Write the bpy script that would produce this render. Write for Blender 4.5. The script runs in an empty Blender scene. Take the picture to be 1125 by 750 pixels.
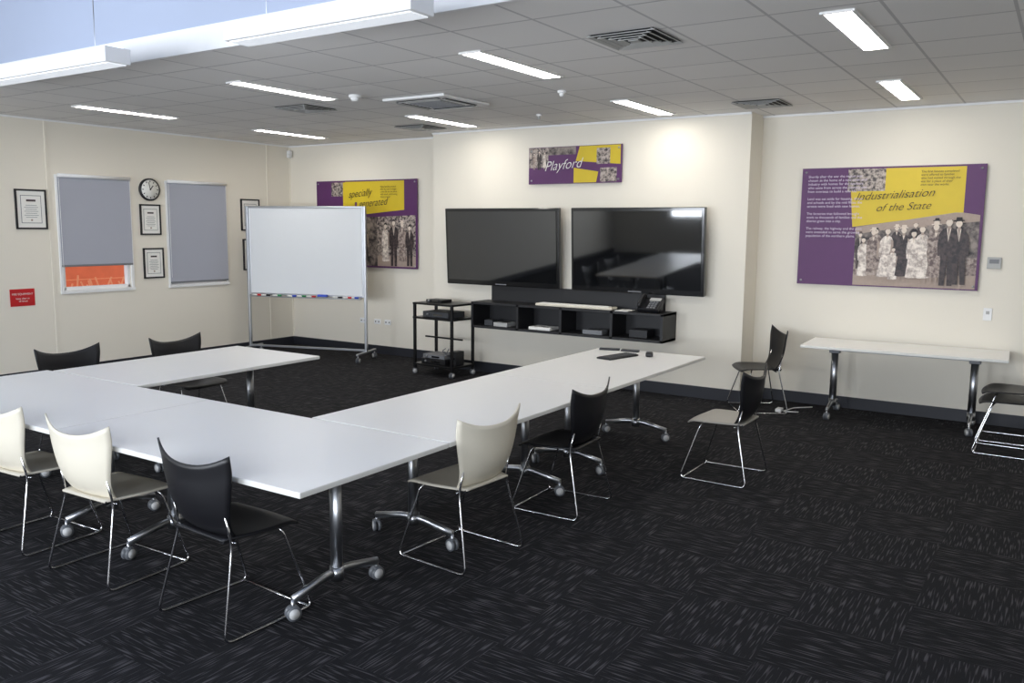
import bpy, bmesh, random
from math import *
from mathutils import Vector, Matrix, Euler
random.seed(7)
SC=bpy.context.scene
COL=SC.collection
try:
    SC.view_settings.view_transform='Standard'; SC.view_settings.look='None'
    SC.view_settings.exposure=0; SC.view_settings.gamma=1
except Exception: pass

# ------------------------------------------------------------ materials
def s2l(c):
    return tuple((x/255/12.92 if x/255<=.04045 else ((x/255+.055)/1.055)**2.4) for x in c)
def mat(name,rgb,rough=.5,metal=0,var=.06,nscale=8,bump=0,bscale=200,emit=None,estr=0,coat=0,trans=0,spec=.5):
    m=bpy.data.materials.new(name);m.use_nodes=True
    nt=m.node_tree;b=nt.nodes['Principled BSDF']
    c=s2l(rgb)
    tc=nt.nodes.new('ShaderNodeTexCoord')
    n=nt.nodes.new('ShaderNodeTexNoise');n.inputs['Scale'].default_value=nscale;n.inputs['Detail'].default_value=3
    nt.links.new(tc.outputs['Object'],n.inputs['Vector'])
    r=nt.nodes.new('ShaderNodeMix');r.data_type='RGBA'
    r.inputs[6].default_value=(*[x*(1-var) for x in c],1);r.inputs[7].default_value=(*[min(1,x*(1+var)) for x in c],1)
    nt.links.new(n.outputs['Fac'],r.inputs[0]);nt.links.new(r.outputs[2],b.inputs['Base Color'])
    b.inputs['Roughness'].default_value=rough;b.inputs['Metallic'].default_value=metal
    b.inputs['Specular IOR Level'].default_value=spec
    if coat:b.inputs['Coat Weight'].default_value=coat;b.inputs['Coat Roughness'].default_value=.05
    if trans:b.inputs['Transmission Weight'].default_value=trans
    if emit:
        b.inputs['Emission Color'].default_value=(*s2l(emit),1);b.inputs['Emission Strength'].default_value=estr
    if bump:
        n2=nt.nodes.new('ShaderNodeTexNoise');n2.inputs['Scale'].default_value=bscale
        nt.links.new(tc.outputs['Object'],n2.inputs['Vector'])
        bp=nt.nodes.new('ShaderNodeBump');bp.inputs['Strength'].default_value=bump;bp.inputs['Distance'].default_value=.002
        nt.links.new(n2.outputs['Fac'],bp.inputs['Height']);nt.links.new(bp.outputs[0],b.inputs['Normal'])
    return m
M={}
M['wall']=mat('cream_wall_paint',(232,226,213),.75,var=.015,nscale=1.2,bump=.1)
M['bulk']=mat('bulkhead_paint',(176,186,206),.8,var=.03,nscale=.5)
M['white']=mat('white_paint',(238,238,238),.5,var=.02)
M['skirt']=mat('dark_skirting',(38,40,48),.45)
M['lam']=mat('white_laminate',(246,245,243),.32,var=.012,nscale=2)
M['edge']=mat('table_edge_band',(222,221,216),.45,var=.02)
M['chrome']=mat('chrome',(205,205,208),.16,1,var=.03)
M['alu']=mat('satin_aluminium',(176,178,182),.32,1,var=.04)
M['blackpl']=mat('black_plastic',(20,20,24),.42,var=.12,bump=.15,bscale=400)
M['whitepl']=mat('cream_plastic',(222,215,198),.4,var=.03,bump=.1,bscale=400)
M['greyseat']=mat('grey_seat_plastic',(196,190,176),.5,var=.05)
M['midseat']=mat('mid_grey_seat_plastic',(160,156,148),.4,var=.05)
M['caster']=mat('caster_grey',(92,95,100),.4,var=.08)
M['rubber']=mat('caster_tread',(190,190,190),.5,var=.05)
M['blackmel']=mat('black_melamine',(26,26,29),.5,var=.1,nscale=5)
M['blackmet']=mat('black_metal',(20,20,22),.35,.3)
M['bezel']=mat('gloss_black_bezel',(12,12,14),.18,coat=.5)
M['screen']=mat('screen_glass',(7,8,10),.04,var=.02,coat=1,spec=.9)
M['wbs']=mat('whiteboard_enamel',(226,229,232),.2,var=.01)
M['blind']=mat('grey_roller_blind',(160,162,172),.85,var=.03,nscale=2,emit=(150,158,175),estr=.10)  # faint emission imitates daylight coming through the blind
M['purple']=mat('poster_purple',(84,36,92),.5,var=.07,nscale=14)
M['yellow']=mat('poster_yellow',(210,184,34),.5,var=.05,nscale=10)
M['ink']=mat('poster_ink',(34,30,26),.6)
M['paper']=mat('paper_white',(236,235,230),.7,var=.02)
M['lilac']=mat('poster_white_text',(215,200,220),.6)
M['red']=mat('sign_red',(190,28,34),.45)
M['blue']=mat('marker_blue',(30,70,190),.4)
M['green']=mat('marker_green',(30,130,70),.4)
M['grey']=mat('mid_grey_plastic',(120,122,126),.5)
M['dgrey']=mat('dark_grey_plastic',(58,60,64),.5)
M['dark']=mat('vent_shadow',(24,24,26),.9)
M['ventm']=mat('vent_metal',(176,176,174),.5)
M['lamp']=mat('fluorescent_diffuser',(255,255,255),.5,emit=(255,250,242),estr=25)
M['pend']=mat('pendant_diffuser',(250,252,255),.5,emit=(238,245,255),estr=.45)
M['pendtop']=mat('pendant_added_uplight',(250,252,255),.5,emit=(225,236,255),estr=3)  # glow on the pendant tops, added to brighten the ceiling void
M['earth']=mat('brick_orange',(196,102,74),.8,var=.3,nscale=5,emit=(214,112,78),estr=.5)  # emission puts outdoor daylight into the brick colour
M['soil']=mat('garden_soil',(96,72,54),.9,var=.3,nscale=20)
M['leaf']=mat('leaf_straw',(216,140,104),.7,var=.3,nscale=30,emit=(224,150,112),estr=.45)  # emission puts outdoor daylight into grass and brick joints

def photo_mat(name,sc,lo=(60,48,50),hi=(202,186,170)):
    m=bpy.data.materials.new(name);m.use_nodes=True;nt=m.node_tree;b=nt.nodes['Principled BSDF']
    tc=nt.nodes.new('ShaderNodeTexCoord');n=nt.nodes.new('ShaderNodeTexNoise');n.inputs['Scale'].default_value=sc;n.inputs['Detail'].default_value=8;n.inputs['Roughness'].default_value=.65
    cr=nt.nodes.new('ShaderNodeValToRGB');cr.color_ramp.elements[0].position=.40;cr.color_ramp.elements[0].color=(*s2l(lo),1)
    cr.color_ramp.elements[1].position=.60;cr.color_ramp.elements[1].color=(*s2l(hi),1)
    nt.links.new(tc.outputs['Object'],n.inputs['Vector']);nt.links.new(n.outputs['Fac'],cr.inputs[0]);nt.links.new(cr.outputs[0],b.inputs['Base Color'])
    b.inputs['Roughness'].default_value=.5
    return m
M['photo']=photo_mat('sepia_photo_print',9,(44,36,40),(150,138,130))
M['photo2']=photo_mat('sepia_photo_print_fine',26,(44,36,42),(190,176,166))
M['cloth1']=photo_mat('sepia_cloth_light',22,(168,154,146),(240,230,220))
M['cloth2']=photo_mat('sepia_cloth_mid',30,(92,76,74),(176,160,150))
M['cloth3']=photo_mat('sepia_cloth_dark',26,(26,20,24),(74,60,60))
for k,c in (('sep1',(58,46,48)),('sep2',(96,80,78)),('sep3',(168,150,138)),('sep4',(220,206,192)),('sep5',(30,24,28))):
    M[k]=mat('sepia_tone_'+k[-1],c,.55,var=.15,nscale=40)

def carpet():
    m=bpy.data.materials.new('charcoal_carpet_tiles');m.use_nodes=True;nt=m.node_tree;b=nt.nodes['Principled BSDF'];L=nt.links.new
    tc=nt.nodes.new('ShaderNodeTexCoord')
    mp=nt.nodes.new('ShaderNodeMapping');mp.inputs['Location'].default_value=(.01,.01,.13);L(tc.outputs['Object'],mp.inputs[0])
    ch=nt.nodes.new('ShaderNodeTexChecker');ch.inputs['Scale'].default_value=2.0;L(mp.outputs[0],ch.inputs['Vector'])
    ch.inputs[1].default_value=(0,0,0,1);ch.inputs[2].default_value=(1,1,1,1)
    def streak(sx,sy,lo,hi):
        a=nt.nodes.new('ShaderNodeMapping');a.inputs['Scale'].default_value=(sx,sy,1);L(tc.outputs['Object'],a.inputs[0])
        n=nt.nodes.new('ShaderNodeTexNoise');n.inputs['Scale'].default_value=1;n.inputs['Detail'].default_value=0;L(a.outputs[0],n.inputs['Vector'])
        r=nt.nodes.new('ShaderNodeMapRange');r.inputs['From Min'].default_value=lo;r.inputs['From Max'].default_value=hi;L(n.outputs['Fac'],r.inputs['Value'])
        return r.outputs[0]
    A=streak(125,8,.56,.74);B=streak(8,125,.56,.74)
    mx=nt.nodes.new('ShaderNodeMix');mx.data_type='FLOAT';L(ch.outputs['Fac'],mx.inputs[0]);L(A,mx.inputs[2]);L(B,mx.inputs[3])
    n3=nt.nodes.new('ShaderNodeTexNoise');n3.inputs['Scale'].default_value=260;L(tc.outputs['Object'],n3.inputs['Vector'])
    base=nt.nodes.new('ShaderNodeMix');base.data_type='RGBA';base.inputs[6].default_value=(*s2l((19,19,21)),1);base.inputs[7].default_value=(*s2l((39,39,42)),1);L(n3.outputs['Fac'],base.inputs[0])
    tint=nt.nodes.new('ShaderNodeMix');tint.data_type='RGBA';tint.blend_type='MULTIPLY';L(ch.outputs['Fac'],tint.inputs[0]);L(base.outputs[2],tint.inputs[6]);tint.inputs[7].default_value=(.82,.82,.82,1)
    fin=nt.nodes.new('ShaderNodeMix');fin.data_type='RGBA';L(mx.outputs[0],fin.inputs[0]);L(tint.outputs[2],fin.inputs[6]);fin.inputs[7].default_value=(*s2l((76,74,77)),1)
    L(fin.outputs[2],b.inputs['Base Color']);b.inputs['Roughness'].default_value=.95;b.inputs['Specular IOR Level'].default_value=.15
    bp=nt.nodes.new('ShaderNodeBump');bp.inputs['Strength'].default_value=.4;bp.inputs['Distance'].default_value=.004;L(n3.outputs['Fac'],bp.inputs['Height']);L(bp.outputs[0],b.inputs['Normal'])
    return m
M['carpet']=carpet()
def ceilmat():
    m=bpy.data.materials.new('suspended_ceiling_tiles');m.use_nodes=True;nt=m.node_tree;b=nt.nodes['Principled BSDF'];L=nt.links.new
    tc=nt.nodes.new('ShaderNodeTexCoord');mp=nt.nodes.new('ShaderNodeMapping');mp.inputs['Location'].default_value=(.95+12,-5.0+12,0);L(tc.outputs['Object'],mp.inputs[0])
    br=nt.nodes.new('ShaderNodeTexBrick');L(mp.outputs[0],br.inputs['Vector']);br.offset=0;br.squash=1
    br.inputs['Scale'].default_value=1;br.inputs['Brick Width'].default_value=.6;br.inputs['Row Height'].default_value=.6
    br.inputs['Mortar Size'].default_value=.010;br.inputs['Mortar Smooth'].default_value=.1;br.inputs['Bias'].default_value=0
    br.inputs['Color1'].default_value=(*s2l((240,238,236)),1);br.inputs['Color2'].default_value=(*s2l((234,232,230)),1);br.inputs['Mortar'].default_value=(*s2l((198,196,196)),1)
    n=nt.nodes.new('ShaderNodeTexNoise');n.inputs['Scale'].default_value=90;L(tc.outputs['Object'],n.inputs['Vector'])
    bp=nt.nodes.new('ShaderNodeBump');bp.inputs['Strength'].default_value=.25;bp.inputs['Distance'].default_value=.003;L(n.outputs['Fac'],bp.inputs['Height']);L(bp.outputs[0],b.inputs['Normal'])
    L(br.outputs['Color'],b.inputs['Base Color']);b.inputs['Roughness'].default_value=.85
    return m
M['ceil']=ceilmat()

# ------------------------------------------------------------ mesh builder
class B:
    def __init__(s):
        s.v=[];s.f=[];s.m=[];s.sm=[];s.mats=[]
    def mi(s,k):
        if k not in s.mats:s.mats.append(k)
        return s.mats.index(k)
    def add(s,bm,k,T=None,smooth=False):
        i=s.mi(k);o=len(s.v)
        bm.verts.index_update()
        for v in bm.verts:
            s.v.append(tuple(T@v.co) if T else tuple(v.co))
        for f in bm.faces:
            s.f.append([o+v.index for v in f.verts]);s.m.append(i);s.sm.append(smooth)
        bm.free()
    def box(s,c,d,k,rot=(0,0,0),bev=0,seg=2):
        bm=bmesh.new();bmesh.ops.create_cube(bm,size=1)
        for v in bm.verts:v.co=Vector((v.co.x*d[0],v.co.y*d[1],v.co.z*d[2]))
        if bev:bmesh.ops.bevel(bm,geom=bm.edges[:],offset=min(bev,min(d)*.45),segments=seg,affect='EDGES',profile=.5)
        s.add(bm,k,Matrix.Translation(c)@Euler(rot).to_matrix().to_4x4())
    def cyl(s,a,b,r,k,r2=None,n=20):
        a=Vector(a);b=Vector(b);d=b-a
        bm=bmesh.new();bmesh.ops.create_cone(bm,cap_ends=True,segments=n,radius1=r,radius2=r if r2 is None else r2,depth=d.length)
        T=Matrix.Translation((a+b)/2)@d.to_track_quat('Z','Y').to_matrix().to_4x4()
        s.add(bm,k,T,True)
    def tube(s,pts,r,k,fil=.04,n=10,seg=5,ry=None):
        P=[Vector(p) for p in pts];Q=[P[0]]
        for i in range(1,len(P)-1):
            a,b,c=P[i-1],P[i],P[i+1];d1=(a-b);d2=(c-b)
            q=min(fil,d1.length*.45,d2.length*.45);p1=b+d1.normalized()*q;p2=b+d2.normalized()*q
            for j in range(seg+1):
                t=j/seg;Q.append((1-t)**2*p1+2*t*(1-t)*b+t*t*p2)
        Q.append(P[-1])
        bm=bmesh.new();rings=[]
        t0=(Q[1]-Q[0]).normalized();up=Vector((0,0,1)) if abs(t0.z)<.9 else Vector((1,0,0))
        N=(up-t0*up.dot(t0)).normalized()
        for i,q in enumerate(Q):
            t=((Q[min(i+1,len(Q)-1)]-q).normalized()+(q-Q[max(i-1,0)]).normalized()).normalized()
            N=(N-t*N.dot(t)).normalized();Bn=t.cross(N)
            rings.append([bm.verts.new(q+(N*cos(2*pi*j/n)*(ry or r)+Bn*sin(2*pi*j/n)*r)) for j in range(n)])
        for i in range(len(rings)-1):
            for j in range(n):bm.faces.new((rings[i][j],rings[i][(j+1)%n],rings[i+1][(j+1)%n],rings[i+1][j]))
        bm.faces.new(rings[0][::-1]);bm.faces.new(rings[-1])
        s.add(bm,k,None,True)
    def surf(s,fn,nu,nv,th,k):
        bm=bmesh.new()
        g=[[bm.verts.new(fn(-1+2*i/nu,j/nv)) for i in range(nu+1)] for j in range(nv+1)]
        for j in range(nv):
            for i in range(nu):bm.faces.new((g[j][i],g[j][i+1],g[j+1][i+1],g[j+1][i]))
        bm.normal_update()
        bmesh.ops.solidify(bm,geom=bm.faces[:],thickness=th)
        bmesh.ops.recalc_face_normals(bm,faces=bm.faces[:])
        s.add(bm,k,None,True)
    def poly(s,pts,k):
        bm=bmesh.new();bm.faces.new([bm.verts.new(p) for p in pts]);s.add(bm,k)
    def mesh(s,name):
        me=bpy.data.meshes.new(name);me.from_pydata(s.v,[],s.f)
        for k in s.mats:me.materials.append(M[k])
        me.polygons.foreach_set('material_index',s.m);me.polygons.foreach_set('use_smooth',s.sm);me.update()
        return me
    def obj(s,name,loc=(0,0,0),rz=0,parent=None):
        return inst(s.mesh(name),name,loc,rz,parent)
def inst(me,name,loc=(0,0,0),rz=0,parent=None):
    o=bpy.data.objects.new(name,me);COL.objects.link(o);o.location=loc;o.rotation_euler=(0,0,rz)
    if parent:o.parent=parent
    return o

H=3.06;D=9.30;DB=8.90;XL=-10.19;XR=2.6;YN=-3.0;HV=4.4;XB0,XB1=-7.06,-2.87
# ------------------------------------------------------------ room shell
b=B();b.box(((XL+XR)/2,(D+YN)/2,-.05),(XR-XL+.4,D-YN+.4,.1),'carpet');b.obj('floor')
def wall(name,axis,pos,a0,a1,z0,z1,holes,th,k='wall'):
    b=B();A=sorted({a0,a1,*[h[0] for h in holes],*[h[1] for h in holes]});Z=sorted({z0,z1,*[h[2] for h in holes],*[h[3] for h in holes]})
    for i in range(len(A)-1):
        for j in range(len(Z)-1):
            ca=(A[i]+A[i+1])/2;cz=(Z[j]+Z[j+1])/2
            if any(h[0]<ca<h[1] and h[2]<cz<h[3] for h in holes):continue
            c=(pos,ca,cz) if axis=='x' else (ca,pos,cz)
            d=(th,A[i+1]-A[i],Z[j+1]-Z[j]) if axis=='x' else (A[i+1]-A[i],th,Z[j+1]-Z[j])
            b.box(c,d,k)
    return b.obj(name)
LH=[(5.66,6.55,1.04,2.39),(7.14,8.04,1.04,2.39)]
wall('wall_left','x',XL-.075,YN,D+.15,0,HV,LH,.15)
wall('wall_back','y',D+.075,XL,XR,0,HV,[],.15)
wall('wall_right','x',XR+.075,YN,D+.15,0,HV,[],.15)
NH=[(-8.6,-6.2,.9,2.5),(-5.0,-2.6,.9,2.5),(-1.4,1.0,.9,2.5)]
wall('wall_near','y',YN-.075,XL,XR,0,HV,NH,.15)
b=B();b.box(((XB0+XB1)/2,(DB+D)/2,H/2),(XB1-XB0,D-DB,H),'wall');b.obj('wall_projection')
b=B();b.box(((XL+XR)/2,(4.0+D)/2,H+.04),(XR-XL,D-4.0,.08),'ceil');b.obj('ceiling')
b=B();b.box(((XL+XR)/2,(YN+4.0)/2,HV+.05),(XR-XL+.3,4.0-YN+.3,.1),'bulk');b.obj('ceiling_void')
b=B();b.box(((XL+XR)/2,4.04,(H+.08+HV)/2),(XR-XL,.08,HV-H-.08),'bulk');b.obj('wall_bulkhead')
b=B();b.box(((XL+XR)/2,3.985,H+.08),(XR-XL,.03,.17),'white');b.obj('bulkhead_lit_edge')  # white strip paints in the lit lower edge of the bulkhead
for nm,c,d in (('baseboard_left',(XL+.008,(YN+D)/2,.06),(.016,D-YN,.12)),
    ('baseboard_back_a',((XL+XB0)/2,D-.008,.06),(XB0-XL,.016,.12)),
    ('baseboard_projection',((XB0+XB1)/2,DB-.008,.065),(XB1-XB0+.03,.016,.13)),
    ('baseboard_return',(XB1+.008,(DB+D)/2,.065),(.016,D-DB,.13)),
    ('baseboard_back',((XR+XB1)/2,D-.008,.06),(XR-XB1,.016,.12)),
    ('baseboard_right',(XR-.008,(YN+D)/2,.06),(.016,D-YN,.12))):
    b=B();b.box(c,d,'skirt');b.obj(nm)
b=B();b.box((XL+.008,D-.008,(H+.12)/2),(.016,.016,H-.12),'wall');b.obj('trim_2')
b=B();b.box((XL+.004,5.54,(H+.12)/2),(.008,.03,H-.12),'wall');b.box((XL+.004,8.85,(H+.12)/2),(.008,.03,H-.12),'wall');b.obj('trim_3')
b=B();b.box((XL+.012,(4+D)/2,H-.012),(.024,D-4,.02),'white');b.box(((XL+XB0)/2,D-.012,H-.012),(XB0-XL,.024,.02),'white')
b.box(((XB0+XB1)/2,DB-.012,H-.012),(XB1-XB0,.024,.02),'white');b.box(((XR+XB1)/2,D-.012,H-.012),(XR-XB1,.024,.02),'white');b.obj('trim_4')

# left windows
for i,(y0,y1,z0,z1) in enumerate(LH):
    b=B();x=XL-.05
    for c,d in (((x,(y0+y1)/2,z0+.02),(.06,y1-y0,.04)),((x,(y0+y1)/2,z1-.02),(.06,y1-y0,.04)),((x,y0+.02,(z0+z1)/2),(.06,.04,z1-z0)),((x,y1-.02,(z0+z1)/2),(.06,.04,z1-z0))):
        b.box(c,d,'white',bev=.004)
    for c,d in (((XL+.008,(y0+y1)/2,z0-.02),(.03,y1-y0+.09,.04)),((XL+.006,(y0+y1)/2,z1+.02),(.02,y1-y0+.09,.04)),((XL+.006,y0-.02,(z0+z1)/2),(.02,.04,z1-z0)),((XL+.006,y1+.02,(z0+z1)/2),(.02,.04,z1-z0))):
        b.box(c,d,'white',bev=.004)
    wo=b.obj('window_%d'%(i+1))
    b=B();zb=1.34 if i==0 else 1.07
    b.box((XL+.022,(y0+y1)/2,(zb+z1)/2+.01),(.004,y1-y0+.04,z1-zb+.02),'blind')
    b.cyl((XL+.04,y0-.02,z1+.03),(XL+.04,y1+.02,z1+.03),.022,'white')
    b.box((XL+.022,(y0+y1)/2,zb),(.016,y1-y0+.04,.025),'grey',bev=.004)
    b.tube([(XL+.045,y0-.015,z1),(XL+.045,y0-.015,z0+.1)],.003,'white')
    b.obj('roller_blind',parent=wo)
b=B();b.box((XL-1.0,6.8,.3),(1.5,5,.6),'soil');b.box((XL-1.85,6.8,1.2),(.2,7,2.4),'earth')
for i in range(11):b.box((XL-1.748,6.8,.25+.2*i),(.006,7,.012),'leaf')
gb=b.obj('brick_garden_wall')
b=B()
for i in range(34):
    y=6.0+random.random()*2.2;x=XL-1.0-random.random()*.5;a=(random.random()-.5)*.5
    b.tube([(x,y,.58),(x,y+a*.4,.8),(x+.05,y+a,.95+random.random()*.22)],.012,'leaf',n=5,fil=.1)
b.obj('garden_grass',parent=gb)
for i,(x0,x1,z0,z1) in enumerate(NH):
    b=B();y=YN-.05
    for c,d in ((((x0+x1)/2,y,z0+.025),(x1-x0,.07,.05)),(((x0+x1)/2,y,z1-.025),(x1-x0,.07,.05)),((x0+.025,y,(z0+z1)/2),(.05,.07,z1-z0)),((x1-.025,y,(z0+z1)/2),(.05,.07,z1-z0)),(((x0+x1)/2,y,(z0+z1)/2),(.05,.07,z1-z0))):
        b.box(c,d,'grey',bev=.004)
    b.obj('window_%d'%(i+3))
    ld=bpy.data.lights.new('window_daylight','AREA');ld.shape='RECTANGLE';ld.size=x1-x0;ld.size_y=z1-z0;ld.energy=275;ld.color=(.87,.925,1)
    lo=bpy.data.objects.new('window_daylight',ld);COL.objects.link(lo);lo.location=((x0+x1)/2,YN-.2,(z0+z1)/2)
    lo.rotation_euler=Vector((0,1,.12)).to_track_quat('-Z','Z').to_euler()

# ------------------------------------------------------------ ceiling fittings
b=B();b.box((0,0,-.004),(.145,1.12,.008),'lamp')
for s in (-1,1):b.box((s*.085,0,-.007),(.02,1.16,.014),'white',bev=.003)
for s in (-1,1):b.box((0,s*.57,-.007),(.15,.02,.014),'white',bev=.003)
me=b.mesh('light_panel')
for x,y in ((-1.19,5.66),(-1.34,8.15),(-3.60,5.52),(-3.69,8.05),(-6.06,5.5),(-6.15,7.95),(-8.70,5.65),(-8.78,8.05)):
    inst(me,'light_panel',(x,y,H-.001))
def diffuser():
    b=B();b.box((0,0,-.003),(.44,.44,.006),'dark')
    for i,w in enumerate((.46,.36,.26,.17)):
        z=-.010-.003*i;t=.024
        for s in (-1,1):
            b.box((0,s*(w/2-t/2),z),(w,t,.004),'ventm',rot=(-s*.35,0,0));b.box((s*(w/2-t/2),0,z),(t,w,.004),'ventm',rot=(0,s*.35,0))
    b.box((0,0,-.02),(.07,.07,.006),'ventm')
    return b.mesh('air_vent')
dm=diffuser()
for x,y in ((-2.44,5.15),(-2.60,8.35),(-6.76,6.4),(-6.78,8.3)):inst(dm,'air_vent',(x,y,H-.001))
b=B();b.box((0,0,-.015),(.74,.74,.026),'white',bev=.01);b.box((0,0,-.031),(.4,.4,.01),'ventm',bev=.004)
for i in range(7):b.box((0,-.168+i*.056,-.038),(.38,.012,.006),'grey')
for s in (-1,1):
    b.box((0,s*.28,-.029),(.50,.045,.006),'dark');b.box((s*.28,0,-.029),(.045,.50,.006),'dark')
    b.box((0,s*.28,-.034),(.48,.025,.006),'ventm',rot=(s*.4,0,0));b.box((s*.28,0,-.034),(.025,.48,.006),'ventm',rot=(0,s*.4,0))
b.obj('cassette_air_conditioner',(-5.24,6.66,H-.003))
b=B();b.cyl((0,0,0),(0,0,-.025),.06,'white');b.cyl((0,0,-.025),(0,0,-.055),.045,'white',.03);b.obj('smoke_detector',(-5.70,6.02,H))
b=B();b.cyl((0,0,0),(0,0,-.02),.04,'white');b.cyl((0,0,-.02),(0,0,-.05),.025,'white',.018);b.obj('motion_sensor',(-3.90,6.75,H))
b=B();b.cyl((0,0,0),(0,0,-.02),.03,'white');b.cyl((0,0,-.02),(0,0,-.05),.012,'ventm');b.obj('fire_sprinkler',(-4.9,8.0,H))
b=B();b.box((0,0,0),(.07,.06,.11),'white',bev=.012);b.cyl((.02,-.03,-.02),(.03,-.04,-.02),.025,'white');b.obj('motion_detector',(XL+.06,D-.06,2.93))
def pendant(x0,x1,y,z):
    b=B();L=x1-x0;cx=(x0+x1)/2
    b.box((0,0,0),(L,.18,.10),'white',bev=.006)
    b.box((0,0,-.052),(L-.04,.13,.008),'pend')
    b.box((0,0,.054),(L-.06,.12,.008),'pendtop')
    for s in (-1,1):b.cyl((s*(L/2-.25),0,.05),(s*(L/2-.25),0,HV-z),.003,'alu',n=8)
    b.obj('pendant_light',(cx,y,z))
pendant(-7.6,-5.25,3.36,2.93);pendant(-4.02,-2.68,3.3,2.91)
pendant(-1.4,1.0,3.3,2.93)

# ------------------------------------------------------------ tables
def caster(b,x,y,z=0,r=.036):
    a=random.uniform(-.9,.9);T=Vector((cos(a),sin(a),0))
    for s in (-1,1):
        c=Vector((x,y,r))+T*s*.014
        b.cyl(c-T*.008,c+T*.008,r,'caster',n=20);b.cyl(c+T*s*.008,c+T*s*.010,r*.72,'rubber',n=16)
    b.cyl((x,y,r*1.1),(x,y,r*2+.03),.009,'alu',n=10)
    b.box((x,y,r*1.75),(.034,.04,.022),'caster',rot=(0,0,a),bev=.008)
def table(L,Wd,h=.735,inset=.31,foot=.29):
    """long axis X, width Y, centre origin"""
    b=B();b.box((0,0,h-.013),(L,Wd,.026),'edge',bev=.005);b.box((0,0,h-.0005),(L-.008,Wd-.008,.0022),'lam')
    for s in (-1,1):
        x=s*(L/2-inset)
        b.tube([(x,0,.13),(x,0,h-.06)],.026,'alu',n=16,ry=.034)
        b.cyl((x,0,.10),(x,0,.17),.036,'alu')
        for t in (-1,1):
            b.tube([(x,0,.145),(x,t*.09,.14),(x,t*foot,.10)],.017,'alu',n=12,fil=.05,ry=.022)
            caster(b,x,t*foot)
        b.box((x,0,h-.045),(.07,.30,.035),'alu',bev=.008)
        b.box((x,0,h-.075),(.10,.09,.05),'grey',bev=.01)
    for t in (-.13,.13):b.box((0,t,h-.045),(L-2*inset,.03,.03),'alu',bev=.004)
    return b.mesh('meeting_table')
tb=table(1.93,1.03);ta=table(1.855,1.02);tl=table(1.73,1.08)
inst(tb,'meeting_table',(-2.63-.965,2.925,0))
inst(tb,'meeting_table',(-4.563-.965,2.925,0))
inst(ta,'meeting_table',(-3.14,3.446+.93,0),pi/2)
inst(ta,'meeting_table',(-3.14,5.305+.93,0),pi/2)
inst(tl,'meeting_table',(-5.90,3.446+.868,0),pi/2)
ts=table(1.78,.72,foot=.27,inset=.27)
inst(ts,'meeting_table',(-1.28,8.88,0),radians(2.5))

# ------------------------------------------------------------ chairs
def chair(shell,seatm):
    b=B()
    def back(u,v):
        w=.185+.090*sin(min(1,v*1.0)*pi/2)**1.1
        top=.79+.065*abs(u)**2.4
        z=.435+(top-.435)*v
        x=u*w
        y=-.195-.055*v+.055*(u*u)*(.35+.65*v)-.02*sin(v*pi)*(1-u*u)+(.06*(1-v)**6)
        y-=.05*max(0,v-.8)
        return Vector((x,y,z))
    b.surf(back,16,16,.009,shell)
    def seat(u,v):
        w=.18+.06*sin(min(1,v*1.6)*pi/2)
        if v>.8:w-=.05*((v-.8)/.2)**3*0.6
        x=u*w;y=-.19+.43*v-.03*u*u*max(0,v-.5)
        z=.452+.014*u*u*sin(v*pi)-.010*sin(v*pi)-.035*max(0,v-.82)**2/.0324*.7
        return Vector((x,y,z))
    b.surf(seat,14,14,.010,seatm)
    r=.0065
    for s in (-1,1):
        b.tube([(s*.12,.10,.428),(s*.205,.12,.428),(s*.255,.255,.0075),(s*.262,-.25,.0075),(s*.205,-.155,.425),(s*.195,-.185,.60)],r,'chrome',fil=.045,n=8)
    b.tube([(-.2,-.13,.424),(.2,-.13,.424)],r,'chrome',n=8)
    b.tube([(-.13,.10,.428),(.13,.10,.428)],r,'chrome',n=8)
    b.tube([(-.252,.235,.0078),(.252,.235,.0078)],r*.95,'chrome',n=8)
    for s in (-1,1):b.box((s*.17,-.15,.44),(.03,.07,.02),'blackpl',bev=.005)
    return b.mesh('stacking_chair')
cb=chair('blackpl','blackpl');cw=chair('whitepl','greyseat');cwg=chair('whitepl','greyseat');cbg=chair('blackpl','midseat')
for me,x,y,rz in ((cw,-5.02,2.54,3),(cw,-4.20,2.55,2),(cb,-3.245,2.55,-3),
    (cwg,-2.79,3.77,86),(cb,-2.74,4.84,92),(cbg,-2.07,6.14,90),(cb,-2.62,8.70,122),
    (cb,-6.64,3.80,-90),(cb,-6.56,4.76,-88)):
    inst(me,'stacking_chair',(x,y,0),radians(rz))
st=inst(cb,'stacking_chair',(-.32,8.24,0),radians(90))
o=inst(cb,'stacked_chair',(0.005,-.015,.085),0,st)

# ------------------------------------------------------------ TVs
def tv(x,zc,W_=1.66,H_=.955):
    b=B();b.box((0,-.03,0),(W_,.06,H_),'bezel',bev=.008)
    b.box((0,-.0635,.012),(W_-.07,.006,H_-.10),'screen')
    b.box((0,.03,0),(W_*.7,.07,H_*.6),'blackpl',bev=.01)
    b.box((0,-.0625,-H_/2+.022),(.16,.004,.012),'grey')
    b.box((0,.075,.05),(.5,.05,.35),'blackmet')
    for s in (-.18,.18):b.box((s,.055,0),(.04,.06,.6),'blackmet')
    o=b.obj('wall_mounted_television',(x,DB-.115,zc));o.rotation_euler=(radians(3),0,0)
tv(-5.88,1.61,1.67);tv(-4.07,1.61,1.62)
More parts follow.
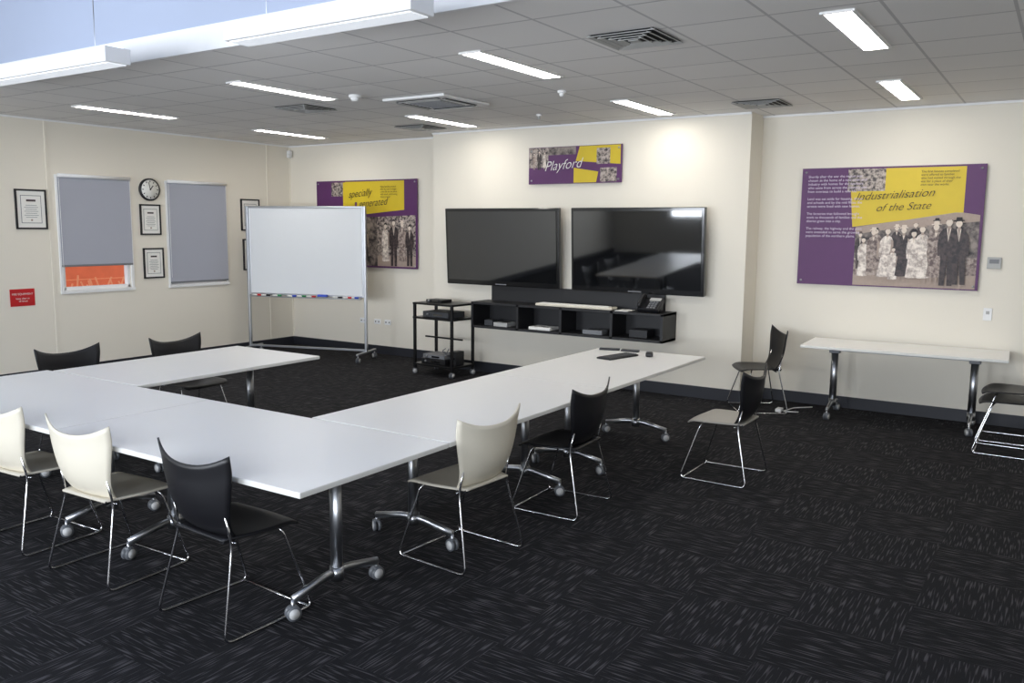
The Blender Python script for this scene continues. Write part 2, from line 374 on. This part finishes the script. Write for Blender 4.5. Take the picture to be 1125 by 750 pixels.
# ------------------------------------------------------------ console shelf
b=B();x0,x1=-6.17,-3.62;z0,z1=.62,.94;y0,y1=8.52,DB-.005;cy=(y0+y1)/2;t=.03
b.box(((x0+x1)/2,cy,z1-t/2),(x1-x0,y1-y0,t),'blackmel',bev=.003);b.box(((x0+x1)/2,cy,z0+t/2),(x1-x0,y1-y0,t),'blackmel',bev=.003)
for x in (x0+t/2,x0+.68,(x0+x1)/2,x1-.62,x1-t/2):b.box((x,cy,(z0+z1)/2),(t,y1-y0,z1-z0-.002),'blackmel')
b.box(((x0+x1)/2,y1-.006,(z0+z1)/2),(x1-x0,.012,z1-z0),'blackmel')
b.box(((x0+x1)/2-.03,y1-.015,z1+.09),(x1-x0-.2,.03,.2),'blackmel',bev=.003)
b.obj('console_shelf')
b=B();b.box((0,0,0),(1.0,.16,.03),'whitepl',bev=.008);b.box((0,-.02,.018),(.9,.09,.008),'paper');b.obj('document_scanner_bar',(-4.75,8.62,.957))
b=B();q=radians(32);T_=Matrix.Rotation(q,4,'X')
def pt(x,y,z):return tuple(Vector((0,0,.05))+T_@Vector((x,y,z)))
b.box(pt(0,0,.03),(.25,.22,.05),'blackpl',rot=(q,0,0),bev=.012)
b.box((0,.06,.05),(.2,.1,.10),'blackpl',bev=.01)
b.tube([pt(-.09,-.10,.07),pt(-.09,-.08,.105),pt(-.09,.08,.105),pt(-.09,.10,.07)],.021,'blackpl',fil=.03)
b.box(pt(.04,.065,.058),(.13,.05,.008),'ventm',rot=(q,0,0))
for i in range(12):b.box(pt(.005+.035*(i%3),-.085+.033*(i//3),.058),(.024,.02,.008),'grey',rot=(q,0,0))
b.obj('desk_telephone',(-3.82,8.66,.947))
for nm,x,y,z,d,k in (('tissue_box',-5.95,8.64,.65,(.12,.12,.07),'dgrey'),('media_player',-5.76,8.66,.65,(.2,.2,.05),'ventm'),('paper_stack',-5.2,8.66,.65,(.3,.21,.035),'paper'),('remote_tray',-4.5,8.64,.65,(.25,.15,.05),'grey'),('switch_box',-3.95,8.7,.65,(.22,.18,.09),'blackpl'),('note_papers',-4.12,8.62,.941,(.16,.2,.008),'paper')):
    b=B();b.box((0,0,d[2]/2),d,k,bev=.005)
    if d[2]>.04:b.box((0,0,d[2]+.002),(d[0]*.6,d[1]*.5,.004),'dark')
    b.obj(nm,(x,y,z))
# ------------------------------------------------------------ trolley
b=B();w,dd,h=.66,.44,.91
for sx in (-1,1):
    for sy in (-1,1):
        x,y=sx*(w/2-.02),sy*(dd/2-.02);b.box((x,y,(h+.07)/2),(.032,.032,h-.07),'blackmet',bev=.003);caster(b,x,y)
for z in (h,.73,.14):
    b.box((0,0,z-.012),(w,dd,.024),'blackmet',bev=.004)
b.box((0,0,.46),(w-.04,.02,.02),'blackmet')
tr=b.obj('av_trolley',(-6.55,8.46,0),radians(-4))
for nm,z,x,d,k in (('amplifier',.73,0,(.42,.32,.07),'dgrey'),('video_player',.14,-.05,(.4,.3,.06),'blackpl'),('disc_player',.205,-.05,(.36,.28,.05),'grey'),('speaker_box',.14,.22,(.1,.16,.17),'blackpl'),('projector',.91,-.08,(.26,.2,.035),'blackpl')):
    b=B();b.box((0,0,d[2]/2+.002),d,k,bev=.005);b.cyl((-d[0]*.3,-d[1]/2,d[2]/2),(-d[0]*.3,-d[1]/2-.015,d[2]/2),min(.015,d[2]*.4),'alu');b.box((.1*d[0],-d[1]/2-.002,d[2]/2),(d[0]*.35,.004,.02),'screen');b.obj(nm,(x,0,z),0,tr)
b=B()
for i in range(3):b.tube([(-.1+.05*i,.15,.3),(-.12+.1*i,.1,.27),(.1-.06*i,0,.27),(.13,-.05*i,.26)],.006,'grey',n=6)
b.obj('cables',(0,0,0),0,tr)

# ------------------------------------------------------------ whiteboard
a=Vector((-9.78,8.13,0));c=Vector((-8.10,8.68,0));Lw=(c-a).length;ang=atan2(c.y-a.y,c.x-a.x);mid=(a+c)/2
b=B();zt,zb=2.12,.87
b.box((0,0,(zt+zb)/2),(Lw-.04,.02,zt-zb-.04),'wbs')
for z in (zt-.015,zb+.015):b.box((0,0,z),(Lw,.035,.03),'alu',bev=.005)
for s in (-1,1):
    b.box((s*(Lw/2-.012),0,(zt+zb)/2),(.026,.034,zt-zb),'alu',bev=.005)
    b.box((s*(Lw/2+.02),0,(zt+.10)/2),(.035,.045,zt-.10),'alu',bev=.006)
    b.box((s*(Lw/2+.02),0,.115),(.04,.60,.03),'alu',bev=.008)
    for t in (-1,1):caster(b,s*(Lw/2+.02),t*.27)
b.box((0,0,.14),(Lw+.02,.03,.03),'alu',bev=.005)
b.box((0,-.06,zb-.015),(Lw-.06,.09,.012),'alu',bev=.003)
wb=b.obj('mobile_whiteboard',mid,ang)
for i,(x,k) in enumerate(((-.80,'red'),(-.66,'blackpl'),(-.48,'green'),(-.25,'blue'),(-.1,'green'),(.05,'red'),(.45,'blackpl'),(.6,'red'),(.70,'blue'))):
    b=B();b.cyl((x,-.08,zb),(x+.08,-.085,zb),.011,'paper',n=10);b.cyl((x+.06,-.08,zb),(x+.135,-.085,zb),.013,k,n=10);b.obj('marker_%d'%i,(0,0,.005),0,wb)
b=B();b.box((.28,-.06,zb+.014),(.14,.05,.035),'blue',bev=.006);b.box((.28,-.06,zb-.003),(.14,.05,.01),'grey');b.obj('eraser',(0,0,.003),0,wb)

# ------------------------------------------------------------ posters
def text(s,size,k,x,z,parent,y,shear=0,name='lettering',align='LEFT',rot=0,sx=1,bold=0):
    cu=bpy.data.curves.new(name,'FONT');cu.body=s;cu.size=size;cu.shear=shear;cu.align_x=align;cu.materials.append(M[k]);cu.offset=bold
    cu.space_line=1.05
    o=bpy.data.objects.new(name,cu);COL.objects.link(o);o.parent=parent;o.location=(x,y,z);o.rotation_euler=(radians(90),radians(-rot),0);o.scale=(sx,1,1)
    return o
class Poster:
    """flat print: u to the right 0..w, v up 0..h, front faces -Y"""
    def __init__(s,w,h):
        s.w,s.h=w,h;s.b=B();s.b.box((w/2,0,h/2),(w,.012,h),'purple',bev=.002);s.d=-.0065
        for x in (.04,w-.04):
            for z in (.04,h-.04):s.b.cyl((x,.03,z),(x,-.012,z),.012,'alu',n=14)
    def quad(s,pts,k):
        s.d-=.00015;s.b.poly([(u*s.w,s.d,v*s.h) for u,v in pts],k)
    def rect(s,u0,v0,u1,v1,k):s.quad([(u0,v0),(u1,v0),(u1,v1),(u0,v1)],k)
    def ell(s,u,v,ru,rv,k,n=16):
        s.quad([(u+ru*cos(2*pi*i/n),v+rv*sin(2*pi*i/n)) for i in range(n)],k)
    def person(s,u,v,h,tone,skirt,hat=None,lean=0):
        a=s.h/s.w;L=lean*h*a
        def q(pts,k):s.quad([(u+x*h*a+L*y,v+y*h) for x,y in pts],k)
        if skirt:
            for x in (-.055,.035):q([(x,-.12),(x+.03,-.12),(x+.04,.1),(x-.01,.1)],'sep3')
            q([(-.13,.0),(-.06,-.015),(.05,-.01),(.14,.01),(.10,.3),(.075,.5),(-.075,.5),(-.10,.3)],tone)
            q([(-.075,.48),(.075,.48),(.10,.62),(.115,.76),(.08,.82),(.03,.85),(-.03,.85),(-.08,.82),(-.115,.76),(-.10,.62)],tone)
            q([(-.12,.40),(-.09,.40),(-.085,.6),(-.08,.78),(-.125,.74),(-.14,.58)],tone)
            q([(.12,.40),(.09,.40),(.085,.6),(.08,.78),(.125,.74),(.14,.58)],'sep3')
            q([(-.025,.84),(0,.74),(.025,.84)],'sep4')
        else:
            q([(-.10,-.12),(-.02,-.12),(0,.38),(.02,-.12),(.10,-.12),(.10,.45),(-.10,.45)],tone)
            q([(-.11,.36),(.11,.36),(.12,.62),(.135,.76),(.09,.83),(.03,.86),(-.03,.86),(-.09,.83),(-.135,.76),(-.12,.62)],tone)
            q([(-.15,.38),(-.115,.38),(-.10,.6),(-.10,.79),(-.145,.74),(-.16,.56)],tone)
            q([(.15,.38),(.115,.38),(.10,.6),(.10,.79),(.145,.74),(.16,.56)],tone)
            q([(-.035,.85),(0,.62),(.035,.85)],'sep4');q([(-.008,.83),(0,.64),(.008,.83)],'sep5')
        q([(-.025,.83),(.025,.83),(.025,.90),(-.025,.90)],'sep3')
        s.ell(u+L*.95,v+h*.945,h*a*.052,h*.068,'sep4')
        q([(-.055,.95),(-.05,1.0),(-.02,1.03),(.02,1.03),(.05,1.0),(.055,.95),(.03,.985),(-.03,.985)],'sep5')
        if hat:q([(-.085,.975),(.085,.985),(.08,1.0),(.05,1.005),(.045,1.05),(-.04,1.05),(-.05,1.0),(-.085,.995)],hat)
    def done(s,name,loc):
        s.o=s.b.obj(name,loc);return s.o
LOREM="Shortly after the war the region was\nchosen as the home of a new town and\nindustry with homes for the workers\nwho came from across the country and\nfrom overseas to build a new life.\n\nLand was set aside for housing, shops\nand schools and by the mid fifties the\nstreets were lined with new homes.\n\nThe factories that followed brought\nwork to thousands of families and the\ndistrict grew into a city.\n\nThe railway, the highway and the port\nwere extended to serve the growing\npopulation of the northern plains."
# right poster
P=Poster(1.70,1.20)
P.rect(.27,.80,.48,.985,'photo2')
P.quad([(.31,.50),(.60,.56),(.86,.62),(.90,.62),(.90,.985),(.48,.985),(.48,.80),(.29,.80)],'yellow')
P.quad([(.33,.01),(.985,.01),(.985,.60),(.90,.62),(.86,.62),(.60,.56),(.33,.50)],'photo')
P.quad([(.33,.01),(.985,.01),(.985,.12),(.33,.09)],'sep3')
P.quad([(.33,.09),(.985,.12),(.985,.26),(.33,.24)],'cloth2')
P.quad([(.33,.44),(.6,.50),(.985,.55),(.985,.60),(.90,.62),(.86,.62),(.60,.56),(.33,.50)],'sep3')
for q in [(.36,.18,.27,'cloth3',0,'sep2'),(.45,.20,.28,'cloth2',0,'sep5'),(.56,.21,.30,'cloth3',1,'sep4'),(.66,.21,.33,'cloth3',0,'sep3'),(.77,.22,.34,'cloth2',0,'sep5'),
    (.38,.09,.32,'cloth1',1,None),(.435,.10,.38,'cloth2',1,'sep4'),(.50,.09,.40,'cloth1',1,'sep3',.05),(.55,.07,.26,'cloth1',1,None),(.60,.10,.40,'cloth3',1,'sep4'),(.655,.09,.38,'cloth1',1,'sep5'),(.71,.09,.42,'cloth1',1,'sep3',-.04),(.77,.10,.43,'cloth2',1,'sep4'),(.835,.09,.48,'cloth3',0,'sep3'),(.90,.10,.46,'cloth3',0,'sep5',-.05)]:P.person(*q)
o=P.done('industrialisation_history_poster',(-2.42,D-.035,1.29))
text(LOREM,.036,'lilac',.07,1.10,o,P.d-.001)
text("Industrialisation",.112,'ink',.54,.865,o,P.d-.001,shear=.45,sx=1.02,rot=3,bold=-.001)
text("of the State",.105,'ink',.74,.755,o,P.d-.001,shear=.45,sx=1.02,rot=3,bold=-.001)
text("The first houses completed\nwere offered to families\nwho had waited through the\nwar for a place of their\nown near the works.",.030,'ink',1.14,1.13,o,P.d-.001)
# left poster
P=Poster(1.95,1.25)
P.rect(.16,.82,.28,.98,'photo2');P.rect(.28,.66,.40,.98,'yellow')
P.quad([(.42,.60),(.88,.66),(.88,.985),(.30,.985),(.30,.75),(.42,.75)],'yellow')
P.rect(.42,.02,.62,.58,'photo')
P.quad([(.62,.02),(.985,.02),(.985,.60),(.62,.58)],'photo2')
P.rect(.62,.02,.985,.14,'sep3')
for q in ((.70,.08,.42,'cloth1',1,None),(.78,.08,.46,'cloth3',0,None),(.86,.08,.44,'cloth2',1,'sep4'),(.93,.08,.40,'cloth3',0,None),(.5,.08,.4,'cloth3',1,'sep5')):P.person(*q)
o=P.done('population_history_poster',(-9.58,D-.035,1.26))
text("specially",.15,'ink',.66,1.00,o,P.d-.001,shear=.45,sx=.9,rot=4,bold=-.001)
text("generated",.15,'ink',.86,.86,o,P.d-.001,shear=.45,sx=.9,rot=4,bold=-.001)
text("Many families arrived\nafter the war to begin\na new life on the plains\nwith work and housing\nclose at hand.",.034,'ink',1.28,1.14,o,P.d-.001)
# small title panel
P=Poster(1.24,.43)
P.rect(.0+.005,.45,.22,.985,'photo2');P.rect(.22,.78,.52,.985,'photo')
P.quad([(.52,.60),(.985,.48),(.985,.985),(.56,.985)],'yellow');P.quad([(.50,.02),(.74,.02),(.76,.30),(.50,.42)],'yellow')
P.rect(.74,.50,.88,.92,'photo2');P.rect(.78,.03,.95,.40,'photo2')
for q in ((.06,.45,.4,'cloth2',1),(.12,.45,.45,'cloth3',0),(.18,.45,.42,'cloth1',1)):P.person(*q)
o=P.done('playford_title_poster',(-5.56,DB-.035,2.37))
text("Playford",.16,'paper',.22,.15,o,P.d-.001,shear=.45,sx=.95,rot=4,bold=-.0015)

# ------------------------------------------------------------ left wall fittings
def frame(name,y,z,w,h,rim='blackpl'):
    b=B();t=.02
    b.box((.008,0,0),(.012,w-.01,h-.01),'paper')
    for s in (-1,1):
        b.box((.012,0,s*(h/2-t/2)),(.024,w,t),rim,bev=.003);b.box((.012,s*(w/2-t/2),0),(.024,t,h),rim,bev=.003)
    b.box((.0145,0,0),(.001,w*.66,h*.70),'grey');b.box((.0152,0,0),(.001,w*.62,h*.67),'paper')
    b.box((.016,0,h*.22),(.001,w*.3,h*.05),'sep1')
    for i in range(7):b.box((.016,0,h*.10-i*h*.05),(.001,w*(.45 if i%2 else .36),.005),'grey')
    b.cyl((.0155,0,-h*.27),(.0165,0,-h*.27),.012,'sep3',n=12)
    b.obj(name,(XL,y,z))
frame('framed_certificate',5.32,2.01,.36,.46);frame('framed_certificate',6.86,1.91,.30,.40);frame('framed_certificate',6.88,1.34,.30,.40)
frame('framed_certificate',8.50,2.0,.34,.46);frame('framed_certificate',8.52,1.42,.34,.46)
b=B();b.cyl((0,0,0),(.035,0,0),.145,'blackpl',n=40);b.cyl((.03,0,0),(.037,0,0),.125,'paper',n=40)
for i in range(12):
    a=i*pi/6;b.box((.038,.105*sin(a),.105*cos(a)),(.002,.01,.022),'ink',rot=(-a,0,0))
b.box((.039,.02,.025),(.002,.012,.07),'ink',rot=(-.7,0,0));b.box((.040,-.01,.045),(.002,.008,.10),'ink',rot=(.2,0,0));b.cyl((.037,0,0),(.042,0,0),.01,'ink',n=12)
b.obj('wall_clock',(XL,6.86,2.30))
b=B();b.box((.003,0,0),(.006,.28,.20),'red',bev=.001)
o=b.obj('fire_safety_sign',(XL,5.16,.99))
for i,(s,z,sz) in enumerate((("FIRE EQUIPMENT",.03,.032),("keep clear at\n all times",-.02,.03))):
    t=text(s,sz,'paper',0,0,o,0,align='CENTER');t.rotation_euler=(radians(90),0,radians(90));t.location=(.0075,0,z)
# ------------------------------------------------------------ back wall small fittings
b=B();b.box((0,-.006,0),(.075,.012,.12),'white',bev=.004);b.box((0,-.014,.015),(.03,.006,.03),'ventm',bev=.002);b.obj('light_switch',(-.62,D,1.07))
b=B();b.box((0,-.01,0),(.12,.02,.11),'ventm',bev=.005);b.box((0,-.022,.015),(.08,.003,.04),'grey');b.obj('air_conditioning_controller',(-.60,D,1.56))
b=B();b.box((0,-.006,0),(.12,.012,.075),'white',bev=.004)
for s in (-1,1):b.box((s*.03,-.013,0),(.018,.003,.018),'dark')
g=b.mesh('power_outlet')
inst(g,'power_outlet',(-8.42,D,.47));inst(g,'power_outlet',(-8.22,D,.47));inst(g,'power_outlet',(-8.7,D,.47))
# ------------------------------------------------------------ things on tables
b=B();b.box((0,0,.008),(.40,.15,.014),'blackpl',bev=.004)
for r_ in range(5):
    for c_ in range(15):b.box((-.182+c_*.026,-.052+r_*.026,.017),(.021,.019,.006),'dgrey',bev=.002,seg=1)
b.obj('computer_keyboard',(-3.24,6.66,.736),radians(78))
def blob(name,loc,rz,d,k):
    b=B();b.box((0,0,d[2]/2),d,k,bev=d[2]*.42,seg=4);b.box((0,d[1]*.2,d[2]),(d[0]*.1,d[1]*.25,.004),'grey',bev=.001);b.obj(name,loc,rz)
blob('computer_mouse',(-3.04,6.88,.736),.4,(.065,.11,.036),'blackpl')
blob('remote_control',(-3.50,7.02,.736),-1.2,(.05,.19,.02),'blackpl')
blob('remote_control',(-3.30,7.04,.736),-1.4,(.05,.17,.02),'blackpl')
b=B();b.tube([(-2.2,8.75,.008),(-2.35,8.7,.006),(-2.3,8.95,.006),(-2.15,9.1,.006)],.006,'paper',n=6);b.box((-2.38,8.69,.02),(.06,.1,.035),'white',bev=.008);b.obj('power_cable')

# ------------------------------------------------------------ world + camera
w=bpy.data.worlds.new('sky');SC.world=w;w.use_nodes=True;nt=w.node_tree
bg=nt.nodes['Background'];bg.inputs[0].default_value=(.75,.87,1,1);bg.inputs[1].default_value=1.0
f,pi_,ya,ro=934.,radians(7.62),radians(33.12),radians(.54)
F=Vector((-sin(ya)*cos(pi_),cos(ya)*cos(pi_),-sin(pi_)));R=Vector((cos(ya),sin(ya),0));U=R.cross(F)
R2=R*cos(ro)+U*sin(ro);U2=U*cos(ro)-R*sin(ro)
cd=bpy.data.cameras.new('camera');cd.sensor_width=36;cd.lens=f/1125*36;cd.clip_start=.05
co=bpy.data.objects.new('camera',cd);COL.objects.link(co)
co.matrix_world=Matrix(((R2.x,U2.x,-F.x,0),(R2.y,U2.y,-F.y,0),(R2.z,U2.z,-F.z,1.85),(0,0,0,1)))
SC.camera=co
